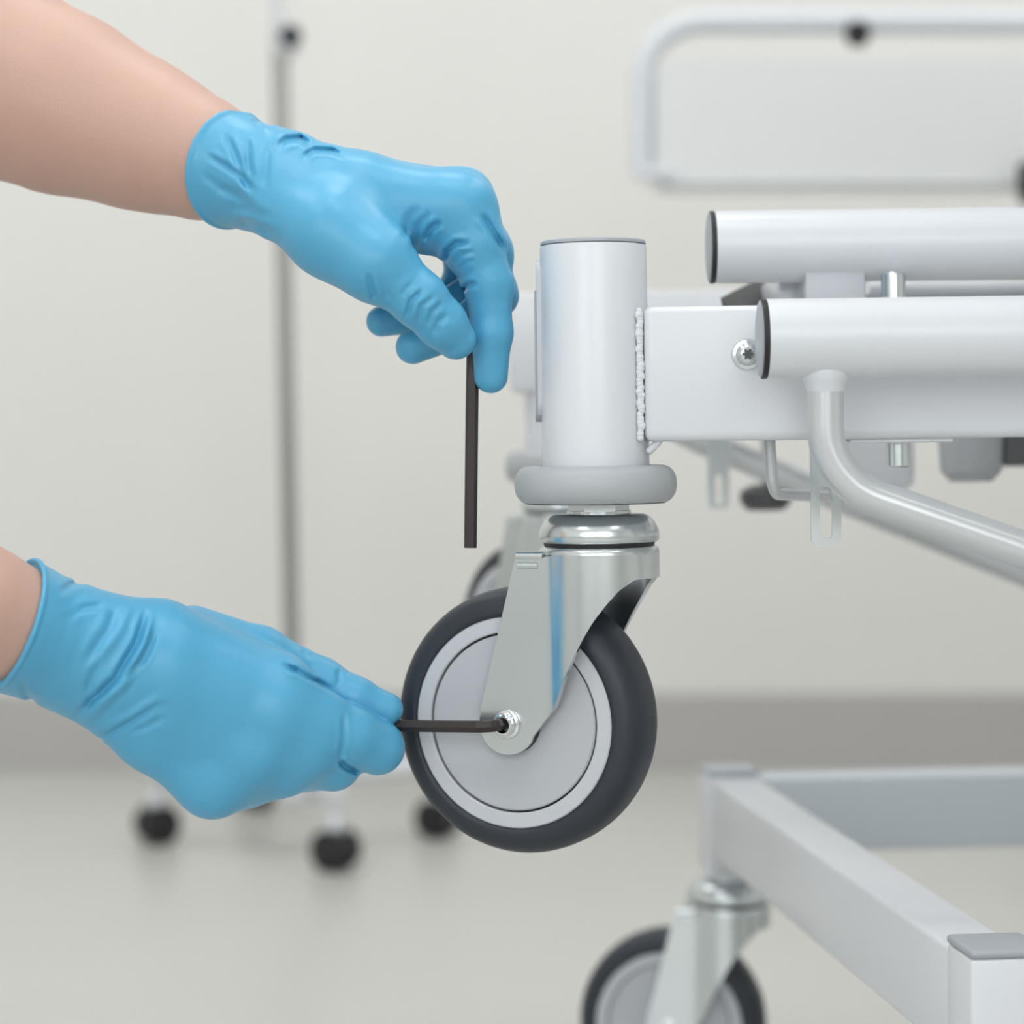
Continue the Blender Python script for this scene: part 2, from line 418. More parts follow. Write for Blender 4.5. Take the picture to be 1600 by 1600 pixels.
# label strip running down the left side of the post
def strip(y0px, y1px, xpx, r, th, name, m):
    z1, z0 = zf(y0px), zf(y1px); x = xf(xpx)
    pts = []
    cy = D0 + 0.004
    out = []
    for k in range(13):
        a = math.pi * k / 12; out.append((cy + r * math.cos(a), z1 - r + r * math.sin(a)))
    for k in range(13):
        a = math.pi + math.pi * k / 12; out.append((cy + r * math.cos(a), z0 + r + r * math.sin(a)))
    bb = B(); bm = bb.bm
    l0 = [bm.verts.new((x, y, z)) for y, z in out]; l1 = [bm.verts.new((x + th, y, z)) for y, z in out]
    bm.faces.new(l0); bm.faces.new(l1[::-1])
    for i in range(len(out)):
        j = (i + 1) % len(out); bm.faces.new((l0[i], l0[j], l1[j], l1[i]))
    bb.done(name, m, bed)
strip(404, 655, 843, .0085, .004, 'guide_strip', M['rim'])
strip(452, 658, 839.5, .0070, .004, 'guide_strip', M['grey_cap'])
# bumper ring
z1, z0 = zf(727), zf(786); hh = (z1 - z0) / 2; zc_ = (z1 + z0) / 2; Rb = .0380
prof = [(0.0140, z0 + .0004), (.0330, z0)]
for k in range(-8, 9):
    a = math.radians(90 * k / 8)
    prof.append((Rb - .0078 + .0078 * math.cos(a) ** .8 if abs(k) < 8 else Rb - .0078, zc_ + hh * (abs(math.sin(a)) ** .95) * (1 if k >= 0 else -1)))
prof += [(.0262, z1), (.0256, z1 - .001), (.0140, z1 - .001)]
B().lathe(prof, (xf(931.5), D0, 0), seg=96, closed=True).done('bumper_ring', M['grey_plastic'], bed, ang=50)
# caster
cas, PC = caster(bed, (xf(936), D0), math.radians(23.5))
# main beam
yb0, yb1 = 1.057, 1.097
zT, zB = CZ - (479.5 - HZ) * yb0 / F, CZ - (691.5 - HZ) * yb0 / F
x0b, x1b = xf(1006), 0.62
B().box(((x0b + x1b) / 2, (yb0 + yb1) / 2, (zT + zB) / 2), (x1b - x0b, yb1 - yb0, zT - zB), .0042, seg=4).done('main_beam', M['white'], bed, ang=60)
# weld bead
random.seed(4)
b = B()
n = 34
for i in range(n):
    z = zB + .002 + (zT - zB - .004) * i / (n - 1)
    y = 1.0605; x = px0 + math.sqrt(.025 ** 2 - (D0 - y) ** 2) + .0015
    rr = .0013 + random.random() * .0005
    bmesh.ops.create_icosphere(b.bm, subdivisions=2, radius=rr, matrix=Matrix.Translation((x + random.uniform(-.0004, .0004), y - .0012, z)) @ Matrix.Diagonal((1.15, .8, 1.3, 1)))
for i in range(6):
    f = i / 5
    bmesh.ops.create_icosphere(b.bm, subdivisions=2, radius=.0019, matrix=Matrix.Translation((px0 + .0245 + f * .004, 1.0635, zB - .004 + f * .004)))
b.done('weld_bead', M['white'], bed, ang=80)
# button screw on the beam; flush dark star stands in for the shaded socket
sc = Vector((xf(1171, yb0), yb0, zf(557, yb0)))
b = B(); b.lathe([(0, -.002), (.0072, -.002), (.0072, .0004), (.0068, .0009), (.0052, .0012)] + [(.0050 * math.cos(a) ** .6, .0012 + .0030 * math.sin(a)) for a in [math.radians(x) for x in (8, 22, 36, 50, 64, 76)]] + [(.0026, .0042), (0, .0042)], sc, (0, -1, 0), seg=48)
scr = b.done('screw', M['zinc'], bed, ang=40)
b = B(); st = []
for k in range(24):
    a = 2 * math.pi * k / 24; r = .0019 + .00055 * math.cos(6 * a); st.append((sc.x + r * math.cos(a) * 1.15, sc.z + r * math.sin(a) * 1.15))
b.plate(st, yb0 - .0043, yb0 - .0020).done('screw_socket', M['dark_steel'], scr, ang=30)

def capped_tube(name, xl, D, py, rpx, xr, yaw=0):
    r = rpx / F * D; x = xf(xl, D); z = CZ - (py - HZ) * D / F
    t = B().lathe([(r - .003, .0), (r - .0008, .0), (r, .0008), (r, xr - x), (r - .003, xr - x)], (x, D, z), (1, 0, 0), seg=72, closed=True).done(name, M['white'], bed, ang=40)
    B().lathe([(r - .004, .002), (r - .0002, .001), (r + .0001, -.0002), (r + .0001, -.0016), (r - .001, -.0020), (0, -.0020), (0, .002)], (x, D, z), (1, 0, 0), seg=72).done('gasket', M['black'], t, ang=40)
    B().lathe([(0, -.0018), (r - .0008, -.0018), (r - .0006, -.0021), (r - .0012, -.0025), (r - .0030, -.0028), (r - .007, -.0029), (0, -.0030)], (x, D, z), (1, 0, 0), seg=72).done('end_cap', M['grey_cap'], t, ang=40)
    return t, x, D, z, r
up, *_ = capped_tube('upper_tube', 1120, 1.147, 389, 56.6, .60)
lo, lx, lD, lz, lr = capped_tube('lower_tube', 1199, 1.02, 533, 62.5, .55)
# silver brace under the lower tube, welded with a flared collar
bx = xf(1293, lD)
zw = lz - lr
b = B().lathe([(.0100, zw + .0060), (.0108, zw + .0030), (.0104, zw - .0005), (.0094, zw - .0020), (.0088, zw - .0042), (.0082, zw - .0060), (.0060, zw - .0060)], (bx, lD, 0), seg=48)
b.done('brace_collar', M['white'], bed, ang=60)
def pb(px, py, D): return at(px, py + 0.0131 * (px - PX), D)
path = arc_path([(bx, lD, zw + .003), pb(1291, 751, lD), pb(1660, 880, lD), pb(1960, 985, lD + .02)], .034, 14)
B().sweep(path, .0082, seg=32).done('brace_tube', M['silver'], bed, ang=60)

def rbox(name, x0, x1, y0, y1, D0_, D1_, m, bev=.002, parent=bed, D=None):
    Dm = D0_ if D is None else D
    a = at(x0, y0, Dm); c = at(x1, y1, Dm)
    return B().box(((a.x + c.x) / 2, (D0_ + D1_) / 2, (a.z + c.z) / 2), (c.x - a.x, D1_ - D0_, a.z - c.z), bev).done(name, m, parent)
def cyl(name, px, y0, y1, D, rpx, m, prof=None, parent=bed, hexa=False):
    a = at(px, y0, D); c = at(px, y1, D); r = rpx / F * D; bv = min(.001, r * .2)
    return B().lathe([(0, c.z), (r - bv, c.z), (r, c.z + bv), (r, a.z - bv), (r - bv, a.z), (0, a.z)], (a.x, D, 0), seg=40).done(name, m, parent, ang=30)
# between the two tubes
rbox('spacer_plate', 1263, 1358, 428, 500, 1.135, 1.16, M['rim'], .0015)
rbox('cross_member', 1222, 1264, 432, 500, 1.165, 1.50, M['white'], .002)
a = pb(1150, 497, 1.19); c = pb(1262, 440, 1.33)
B().sweep([pb(1148, 500, 1.20), pb(1250, 446, 1.30)], .013, seg=4, flat=(.28, 1.0)).done('diagonal_strap', M['dark_steel'], bed, smooth=False)
cyl('spacer_sleeve', 1401, 432, 500, 1.13, 19, M['zinc'])
B().sweep([pb(1362, 452, 1.24), pb(1660, 452, 1.24)], .0042, seg=20).done('support_rod', M['white'], bed)
rbox('seat_rail', 1358, 1760, 464, 480, 1.22, 1.26, M['grey_cap'], .001)
# below the beam
cyl('stud', 1404, 688, 737, 1.075, 18.5, M['zinc'])
rbox('stud_plate', 1330, 1492, 690, 698, 1.062, 1.10, M['white'], .001)
b = B().sweep(arc_path([pb(1204, 680, 1.085), pb(1208, 772, 1.085), pb(1290, 776, 1.17)], .010, 8), .0028, seg=16)
b.done('hook_rod', M['silver'], bed)
# slotted hanger plate
Dp = 1.075
def rr_outline(x0, x1, y0, y1, D, r, seg=6):
    a = at(x0, y0, D); c = at(x1, y1, D); r = r / F * D; out = []
    for (cx, cz, s0) in ((c.x - r, a.z - r, 0), (a.x + r, a.z - r, 90), (a.x + r, c.z + r, 180), (c.x - r, c.z + r, 270)):
        for k in range(seg + 1):
            t = math.radians(s0 + 90 * k / seg); out.append((cx + r * math.cos(t), cz + r * math.sin(t)))
    return out
B().plate(rr_outline(1267, 1314, 684, 857, Dp, 12), Dp - .0015, Dp + .0015, holes=(rr_outline(1281, 1300, 765, 846, Dp, 6),)).done('slotted_hanger', M['zinc'], bed, smooth=False)
# the far side of the same frame
Dr = 1.45
rbox('rear_beam', 800, 1790, 456, 612, Dr - .02, Dr + .02, M['white'], .004)
a = at(884, 462, Dr); c = at(884, 706, Dr)
B().lathe([(0, c.z), (.0250, c.z), (.0250, a.z), (.0240, a.z + .001), (0, a.z + .002)], (a.x, Dr, 0), seg=64).done('rear_post', M['white'], bed, ang=40)
a = at(884, 703, Dr); c = at(884, 752, Dr)
B().lathe([(0, c.z), (.034, c.z), (.0375, c.z + .004), (.038, (a.z + c.z) / 2), (.0375, a.z - .004), (.034, a.z), (0, a.z)], (a.x, Dr, 0), seg=64).done('bumper_ring', M['grey_plastic'], bed, ang=60)
# same caster on the rear post (shares the builder); its bearing meets the ring
rear_dz = c.z - (CZ - (786 - HZ) * 1.077 / F)
caster(bed, (xf(884, Dr), Dr), math.radians(55), dz=rear_dz)
B().sweep([at(1040, 662, Dr), at(1100, 694, Dr), at(1330, 793, Dr), at(1680, 940, Dr)], .0082, seg=24).done('brace_tube', M['silver'], bed)
B().plate(rr_outline(1106, 1140, 684, 798, 1.42, 8), 1.4185, 1.4215, holes=(rr_outline(1118, 1128, 745, 790, 1.42, 4),)).done('slotted_hanger', M['zinc'], bed, smooth=False)
a = at(1196, 779, 1.48)
B().lathe([(0, -.009), (.012, -.009), (.0165, -.004), (.0165, .003), (.010, .007), (.004, .008), (0, .008)], a, (0, 0, 1), seg=32).done('rubber_foot', M['dark_steel'], bed)
B().lathe([(0, .007), (.0025, .007), (.0025, .07), (0, .07)], a, (0, 0, 1), seg=16).done('foot_stem', M['silver'], bed)
rbox('linkage_block', 1326, 1432, 640, 772, 1.34, 1.40, M['white'], .006)
a = at(1518, 690, 1.33)
B().lathe([(0, -.026), (.012, -.026), (.0175, -.020), (.0185, 0), (.0185, .03), (0, .03)], a, (0, 0, 1), seg=40).done('motor_cup', M['grey_plastic'], bed)
rbox('motor_housing', 1566, 1700, 640, 738, 1.33, 1.40, M['dark_steel'], .004)
# out of the frame on the right: the frame goes on to its other corner posts, standing on the floor
b = B().box((.62, 1.077, .47), (.05, .05, .16), .004).box((.62, Dr, .47), (.05, .05, .16), .004).box((.62, (1.077 + Dr) / 2, .50), (.04, Dr - 1.077, .06), .004)
b.done('far_posts', M['white'], bed)
# deck and mattress, unseen, added above the picture to shade the bed parts
B().box((.85, 1.11, .77), (1.18, .62, .05), .006).done('mattress_deck', M['white'], bed)
B().box((.85, 1.11, .86), (1.16, .60, .12), .03, seg=4).done('mattress', M['rail'], bed)
for y in (1.12, 1.42): B().box((.62, y, .66), (.05, .05, .30), .004).done('deck_column', M['white'], bed)

# ------------------------------------------------------------------ trolley base in the lower right
d1 = Vector((-0.130, 0.9915, 0)).normalized()      # near to far
d2 = Vector((d1.y, -d1.x, 0))                      # to the right
hp = .017
cn = at(1513, 1500, 1.0); cn = Vector((cn.x + .017, 1.022, 0))
nearp = Vector((xf(1510, 1.003) + .0165, 1.003 + .017, 0))
L = 0.530
farp = nearp + d1 * L
zTop = CZ - (1482 - HZ) * 1.03 / F
tro = thing('trolley_base', (nearp.x, nearp.y, 0), 'low white square-tube trolley base with grey corner caps at lower right', 'trolley')
rotm = Matrix((( d2.x, d1.x, 0), (d2.y, d1.y, 0), (0, 0, 1)))
Wd = 0.52
posts = [nearp, farp, nearp + d2 * Wd, farp + d2 * Wd]
castz = 0.0
dzc = -(ZAX - 0.0628)
zstem = CZ - (786 - HZ) * 1.077 / F + dzc
for p in posts:
    B().box((p.x, p.y, (zTop + .0015 + zstem) / 2), (hp * 2, hp * 2, zTop + .0015 - zstem), .0018, rot=rotm, seg=3).done('corner_post', M['white'], tro, ang=60)
    B().box((p.x, p.y, zTop + .0036), (hp * 2 + .0008, hp * 2 + .0008, .0042), .0019, rot=rotm, seg=3).done('post_cap', M['grey_cap'], tro, ang=60)
def rail(p, q, name='frame_rail', m='white'):
    m_ = (p + q) / 2; d = (q - p); ln = d.length - hp * 2; d.normalize()
    rm = Matrix(((d.x, -d.y, 0), (d.y, d.x, 0), (0, 0, 1)))
    B().box((m_.x, m_.y, zTop - .025), (ln, .0325, .05), .0028, rot=rm, seg=3).done(name, M[m], tro, ang=60)
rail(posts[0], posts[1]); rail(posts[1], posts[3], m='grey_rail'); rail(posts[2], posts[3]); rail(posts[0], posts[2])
for i, (p, yw) in enumerate(zip(posts, (150, 14, 60, 30))):
    caster(tro, (p.x, p.y), math.radians(yw), dz=dzc, seg=48)

# ------------------------------------------------------------------ drip stand behind
Ds = 2.50
base = at(470, 1225, Ds)
st = thing('drip_stand', (base.x, base.y, 0), 'tall slim steel drip stand on a white wheeled base near the wall', 'drip stand')
lean = lambda py: 436 + (py) * 0.0195
pts = [at(lean(y), y, Ds) for y in (70, 400, 800, 1215)]
B().sweep(pts, .0088, seg=20).done('pole', M['pole'], st)
pt = at(434, 70, Ds)
B().sweep([(pt.x, Ds, pt.z - .02), (pt.x - .004, Ds, 1.75)], .0065, seg=16).done('inner_pole', M['silver'], st)
b = B().sweep([(pt.x - .004, Ds, 1.75), (pt.x - .004, Ds, 1.80)], .005, seg=12)
for sg in (1, -1):
    b.sweep(smooth_path([(pt.x - .004, Ds, 1.79), (pt.x - .004 + sg * .06, Ds, 1.80), (pt.x - .004 + sg * .10, Ds, 1.80), (pt.x - .004 + sg * .12, Ds, 1.83)], 5), .004, seg=10)
b.done('bag_hook', M['silver'], st)
k = at(446, 62, Ds)
B().lathe([(0, -.018), (.013, -.018), (.014, .014), (.011, .018), (0, .018)], k, (0, 0, 1), seg=24).done('clamp', M['silver'], st)
kb = at(455, 58, Ds - .02)
B().lathe([(0, -.004), (.009, -.004), (.012, 0), (.012, .012), (.009, .016), (0, .016)], kb, (0, -1, 0), seg=24).done('clamp_knob', M['rubber'], st)
hub = at(474, 1228, Ds)
B().lathe([(0, hub.z - .014), (.03, hub.z - .014), (.034, hub.z - .005), (.032, hub.z + .008), (.016, hub.z + .016), (0, hub.z + .016)], (hub.x, Ds, 0), seg=32).done('hub', M['white'], st)
def stand_leg(px, py, D):
    e = at(px, py, D); e.z = .084
    d = (e - hub); d.z = 0; ln = d.length; d.normalize()
    s0 = Vector((hub.x, Ds, .084))
    b = B().sweep([s0, e], .0140, seg=12, flat=(1, .85) if abs(d.x) > .5 else (1, .85))
    l = b.done('leg', M['white'], st)
    w = B()
    ax = Vector((.55, .85 if px > 400 else -.8, 0)).normalized()
    for sg in (1, -1):
        w.lathe([(0, .001), (.018, .001), (.0215, .004), (.0225, .011), (.0215, .017), (.012, .019), (0, .019)], (e.x, e.y + .004, .0225), ax * sg, seg=28)
    w.done('wheel', M['black'], l)
    B().lathe([(0, .040), (.0105, .040), (.015, .047), (.013, .056), (.006, .060), (.006, .078), (0, .078)], (e.x, e.y, 0), seg=20).done('wheel_hood', M['silver'], l)
stand_leg(245, 1230, 2.56)
stand_leg(684, 1228, 2.60)
stand_leg(524, 1250, 2.405)
stand_leg(400, 1228, 2.80)

# ------------------------------------------------------------------ second bed in the background
Dh = 2.35
hb = at(1500, 200, Dh)
bb_ = thing('hospital_bed', (hb.x + .3, Dh, 0), 'blurred white hospital bed end with rounded rail and panel in the background', 'bed')
path = arc_path([at(1003, 272, Dh), at(1003, 34, Dh), at(1900, 36, Dh), at(1900, 700, Dh)], .062, 12)
B().sweep(path, .0125, seg=24).done('end_rail', M['rail'], bb_)
a0 = at(1030, 272, Dh)
B().box((a0.x, Dh, a0.z), (.042, .03, .012), .004).done('rail_foot', M['rail'], bb_)
B().plate(rr_outline(1022, 1862, 98, 292, Dh, 34), Dh - .012, Dh + .012).done('end_panel', M['panel'], bb_, ang=30)
B().plate(rr_outline(1022, 1862, 290, 300, Dh, 5), Dh - .018, Dh + .018).done('panel_lip', M['panel'], bb_, ang=30)
kn = at(1340, 50, Dh - .01)
B().lathe([(0, -.014), (.008, -.014), (.0125, -.006), (.0125, .006), (.008, .010), (0, .010)], kn, (0, 0, 1), seg=24).done('release_knob', M['black'], bb_)
kn = at(1608, 285, Dh - .03)
B().lathe([(0, -.022), (.008, -.022), (.011, -.01), (.011, .018), (0, .022)], kn, (0, 0, 1), seg=24).done('release_knob', M['black'], bb_)
e = at(1900, 690, Dh)
b = B().box((e.x, Dh, .25), (.05, .05, .5), .005).box((e.x, Dh - .4, .25), (.05, .05, .5), .005).box((e.x + .45, Dh - .2, .48), (1.0, .46, .06), .01)
b.box((e.x - .01, Dh - .2, .48), (.04, .44, .06), .005)
b.done('bed_chassis', M['white'], bb_)

# ------------------------------------------------------------------ hex keys
def hexkey(name, path, r, label):
    o = path[0]
    b = B().sweep(path, r, hexa=True)
    ob = b.done(name, M['key'], None, smooth=False, origin=tuple(o))
    ob['label'] = label; ob['category'] = 'hex key'
    return ob
KR = .0030
h1 = at(735, 856, 1.079); h2 = at(741, 470, 1.079); h3 = at(735, 400, 1.09)
bpath = [h1, at(738, 600, 1.079), at(741, 455, 1.081)]
hexkey('hex_key', [Vector(p) for p in bpath], KR, 'black hex key hanging upright from the upper gloved fingers')
Q = lambda u, v, z: bed.matrix_world @ (PC(u, v, z) - piv) if False else PC(u, v, z)
hand_end = at(540, 1119, 1.092)
b0 = Q(.0378, .0255, ZAX); b1 = Q(.0378, .0380, ZAX)
kp = arc_path([b0, b1, at(612, 1134, 1.082), ], .0065, 6) + [hand_end]
hexkey('hex_key', kp, KR, 'black hex key held level with its bent tip in the wheel bolt')

# ------------------------------------------------------------------ gloved hands and arms
def cap(P, a, b, ra, rb):
    ab = b - a; L2 = float(ab @ ab) + 1e-12
    t = np.clip(((P - a) @ ab) / L2, 0, 1)
    d = P - a - t[:, None] * ab
    return np.sqrt((d * d).sum(1)) - (ra + t * (rb - ra))
def smin(a, b, k):
    h = np.clip(.5 + .5 * (b - a) / k, 0, 1)
    return b + (a - b) * h - k * h * (1 - h)
def smax(a, b, k): return -smin(-a, -b, k)
def J(j, Dh_):
    D = Dh_ + j[2] / 1000.0
    v = at(j[0], j[1], D); return np.array(v, dtype=np.float32), j[3] / F * D
def chain_sdf(P, js, Dh_, k=.003):
    d = None; pr = [J(j, Dh_) for j in js]
    for (a, ra), (b, rb) in zip(pr, pr[1:]):
        c = cap(P, a, b, ra, rb); d = c if d is None else smin(d, c, k)
    return d
def pix(P):
    return 800 + F * P[:, 0] / P[:, 1], HZ + F * (CZ - P[:, 2]) / P[:, 1]
def crease(px, py, lines):
    tot = np.zeros_like(px)
    for (pts, amp, w) in lines:
        best = np.full_like(px, 1e9); prog = np.zeros_like(px)
        n = len(pts) - 1
        for i in range(n):
            ax, ay = pts[i]; bx_, by_ = pts[i + 1]
            dx, dy = bx_ - ax, by_ - ay; l2 = dx * dx + dy * dy
            t = np.clip(((px - ax) * dx + (py - ay) * dy) / l2, 0, 1)
            d = (px - ax - t * dx) ** 2 + (py - ay - t * dy) ** 2
            m = d < best; best = np.where(m, d, best); prog = np.where(m, (i + t) / n, prog)
        fade = np.clip(np.minimum(prog, 1 - prog) * 5, 0.0, 1) if len(pts) > 1 else 1
        dd = np.sqrt(best)
        tot += 1.5 * amp * (np.exp(-best / (w * w)) - .35 * np.exp(-((dd - 2.1 * w) / w) ** 2)) * fade
    return tot / 1000.0

def surface(fn, lo, hi, h):
    """surface nets over a signed distance function"""
    n = [int(math.ceil((b - a) / h)) + 1 for a, b in zip(lo, hi)]
    xs = [np.arange(k, dtype=np.float32) * h + a for k, a in zip(n, lo)]
    vals = np.empty(n, dtype=np.float32)
    Y, Z = np.meshgrid(xs[1], xs[2], indexing='ij'); yz = np.stack([Y.ravel(), Z.ravel()], 1)
    step = max(1, int(400000 / len(yz)))
    for i in range(0, n[0], step):
        xx = xs[0][i:i + step]
        P = np.empty((len(xx) * len(yz), 3), dtype=np.float32)
        P[:, 0] = np.repeat(xx, len(yz)); P[:, 1:] = np.tile(yz, (len(xx), 1))
        vals[i:i + step] = fn(P).reshape(len(xx), n[1], n[2])
    ins = vals < 0
    c = np.zeros([k - 1 for k in n], dtype=np.int8)
    for dx in (0, 1):
        for dy in (0, 1):
            for dz in (0, 1):
                c += ins[dx:n[0] - 1 + dx, dy:n[1] - 1 + dy, dz:n[2] - 1 + dz]
    act = (c > 0) & (c < 8)
    idx = np.argwhere(act)
    vid = -np.ones(act.shape, dtype=np.int32); vid[act] = np.arange(len(idx))
    acc = np.zeros((len(idx), 3), dtype=np.float64); cnt = np.zeros(len(idx))
    I, Jx, K = idx.T
    for ax in range(3):
        o1, o2 = [q for q in range(3) if q != ax]
        for a in (0, 1):
            for b in (0, 1):
                off = [0, 0, 0]; off[o1] = a; off[o2] = b
                p0 = vals[I + off[0], Jx + off[1], K + off[2]]
                off2 = list(off); off2[ax] = 1
                p1 = vals[I + off2[0], Jx + off2[1], K + off2[2]]
                m = (p0 < 0) != (p1 < 0)
                t = np.where(m, p0 / np.where(m, p0 - p1, 1), 0)
                pt = np.zeros((len(idx), 3)); pt += np.array(off); pt[:, ax] = t
                acc[m] += pt[m]; cnt[m] += 1
    V = (idx + acc / cnt[:, None]) * h + np.array(lo)
    faces = []
    for ax in range(3):
        o1, o2 = (ax + 1) % 3, (ax + 2) % 3
        sl0 = [slice(0, k) for k in n]; sl1 = [slice(0, k) for k in n]
        sl0[ax] = slice(0, n[ax] - 1); sl1[ax] = slice(1, n[ax])
        A = ins[tuple(sl0)]; Bb = ins[tuple(sl1)]
        ed = np.argwhere(A != Bb)
        e = ed[(ed[:, o1] > 0) & (ed[:, o2] > 0) & (ed[:, o1] < n[o1] - 1) & (ed[:, o2] < n[o2] - 1)]
        sgn = A[tuple(e.T)]
        def g(d1, d2):
            q = e.copy(); q[:, o1] -= d1; q[:, o2] -= d2; return vid[tuple(q.T)]
        q = np.stack([g(1, 1), g(0, 1), g(0, 0), g(1, 0)], 1)
        q[~sgn] = q[~sgn][:, ::-1]
        faces.append(q)
    Fc = np.concatenate(faces)
    # settle the vertices on the surface
    e = h * .5
    for _ in range(2):
        P = V.astype(np.float32)
        d = fn(P)
        G = np.stack([fn(P + np.array(o, dtype=np.float32)) - d for o in ((e, 0, 0), (0, e, 0), (0, 0, e))], 1) / e
        gl = np.maximum((G * G).sum(1), .25)
        V = V - np.clip(d / gl, -h, h)[:, None] * G
    return V, Fc

def sdf_object(name, fn, lo, hi, h, m, parent, relax=1):
    V, Fc = surface(fn, lo, hi, h)
    me = bpy.data.meshes.new(name)
    me.vertices.add(len(V)); me.vertices.foreach_set('co', V.astype(np.float32).ravel())
    me.loops.add(len(Fc) * 4); me.loops.foreach_set('vertex_index', Fc.astype(np.int32).ravel())
    me.polygons.add(len(Fc)); me.polygons.foreach_set('loop_start', np.arange(0, len(Fc) * 4, 4, dtype=np.int32))
    me.update(calc_edges=True); me.validate()
    if relax:
        bm = bmesh.new(); bm.from_mesh(me)
        for _ in range(relax): bmesh.ops.smooth_vert(bm, verts=bm.verts, factor=.4, use_axis_x=True, use_axis_y=True, use_axis_z=True)
        bm.to_mesh(me); bm.free()
    return link(name, me, m, parent, ang=None)

def nv(v): v = np.array(v, dtype=np.float32); return v / np.linalg.norm(v)

def hand_sdf(P, H):
    Dh_ = H['D']; d = None
    for js in H['palm']:
        c = chain_sdf(P, js, Dh_, .006); d = c if d is None else smin(d, c, H.get('kp', .010))
    for js, kk in H['fingers']:
        c = chain_sdf(P, js, Dh_, .004)
        root = J(js[0], Dh_)[0]
        dist = np.sqrt(((P - root) ** 2).sum(1))
        k = np.clip(kk - .16 * np.maximum(dist - js[0][3] / F * Dh_, 0), .0012, kk)
        d = smin(d, c, k)
    return d

def glove_fn(H):
    (c0, r0), n = H['rim'], nv(H['axis'])
    c0 = np.array(c0, dtype=np.float32)
    wr, wrr = J(H['wrist'], H['D'])
    def f(P):
        d = hand_sdf(P, H)
        # flared cuff
        cu = cap(P, wr, c0 + n * .010, wrr, r0 + (r0 - wrr) * .3)
        d = smin(d, cu, .008)
        px, py = pix(P)
        s = (P - c0) @ n
        d = d + crease(px, py, H['creases']) * np.clip(.15 - s / .010, .15, 1)
        d = smin(d, chain_sdf(P, H['arm'], H['D'], .003) - .0012, .002)     # the film lies over the wrist
        film = d
        rel = P - c0; s = rel @ n
        rad = rel - s[:, None] * n; rl = np.sqrt((rad * rad).sum(1))
        d = smax(d, s, .0012)                                   # cut at the rim
        bead = np.sqrt((film + .0004) ** 2 + s * s) - .0014      # rolled edge
        return smin(d, bead, .0008)
    return f

person = None
# --- arms: one continuous body mesh, shoulders and upper arms lie outside the frame on the left
UD, LD = 1.077, 1.080
ARM_U = [(450, 295, 6, 45), (400, 282, 14, 62), (352, 262, 20, 80), (318, 249, 27, 96), (250, 223, 38, 111), (210, 207, 45, 120), (100, 163, 60, 142), (0, 123, 76, 155), (-150, 55, 104, 158), (-330, -10, 140, 138), (-420, -60, 160, 130)]
ARM_L = [(140, 1020, -4, 58), (70, 995, -14, 78), (22, 976, -17, 92), (-40, 948, -22, 100), (-160, 895, -32, 122), (-330, 820, -50, 140), (-560, 720, -70, 128)]
# the lower arm comes in from nearer the lens: depth falls off towards the elbow
near = lambda j: (j[0], j[1], j[2] - .075 * (600 - max(j[0], -60)), j[3])
ARM_L = [near(j) for j in ARM_L]
def body_fn(P):
    a = chain_sdf(P, ARM_U, UD, .003)
    b = chain_sdf(P, ARM_L, LD, .003)
    eu = J(ARM_U[-1], UD)[0]; el = J(ARM_L[-1], LD)[0]
    sh_l = np.array((-.66, 1.38, .93), dtype=np.float32); sh_r = np.array((-.70, 1.00, .90), dtype=np.float32)
    ua = cap(P, eu, sh_l, .040, .055); ub = cap(P, el, sh_r, .042, .055)
    a = smin(a, ua, .02); b = smin(b, ub, .02)
    yoke = cap(P, sh_l, sh_r, .07, .07)
    chest = cap(P, np.array((-.76, 1.2, .9), dtype=np.float32), np.array((-.80, 1.2, .55), dtype=np.float32), .13, .12)
    return smin(smin(a, b, .004), smin(yoke, chest, .05), .03)
person = sdf_object('person', body_fn, (-.96, .88, .30), (-.06, 1.50, 1.03), .0056, M['skin'], None, relax=2)
person['label'] = 'person reaching in from the left with bare forearms and blue gloves, holding hex keys'
person['category'] = 'person'
def tunic_fn(P):
    sh_l = np.array((-.66, 1.38, .93), dtype=np.float32); sh_r = np.array((-.70, 1.00, .90), dtype=np.float32)
    eu = J(ARM_U[-1], UD)[0]; el = J(ARM_L[-1], LD)[0]
    yoke = cap(P, sh_l, sh_r, .08, .08)
    chest = cap(P, np.array((-.76, 1.2, .9), dtype=np.float32), np.array((-.80, 1.2, .48), dtype=np.float32), .145, .15)
    s1 = cap(P, sh_l, sh_l + (eu - sh_l) * .62, .07, .056); s2 = cap(P, sh_r, sh_r + (el - sh_r) * .6, .07, .058)
    return smin(smin(yoke, chest, .05), smin(s1, s2, .01), .02)
sdf_object('tunic', tunic_fn, (-1.0, .88, .30), (-.42, 1.54, 1.06), .009, M['cloth'], person, relax=2)

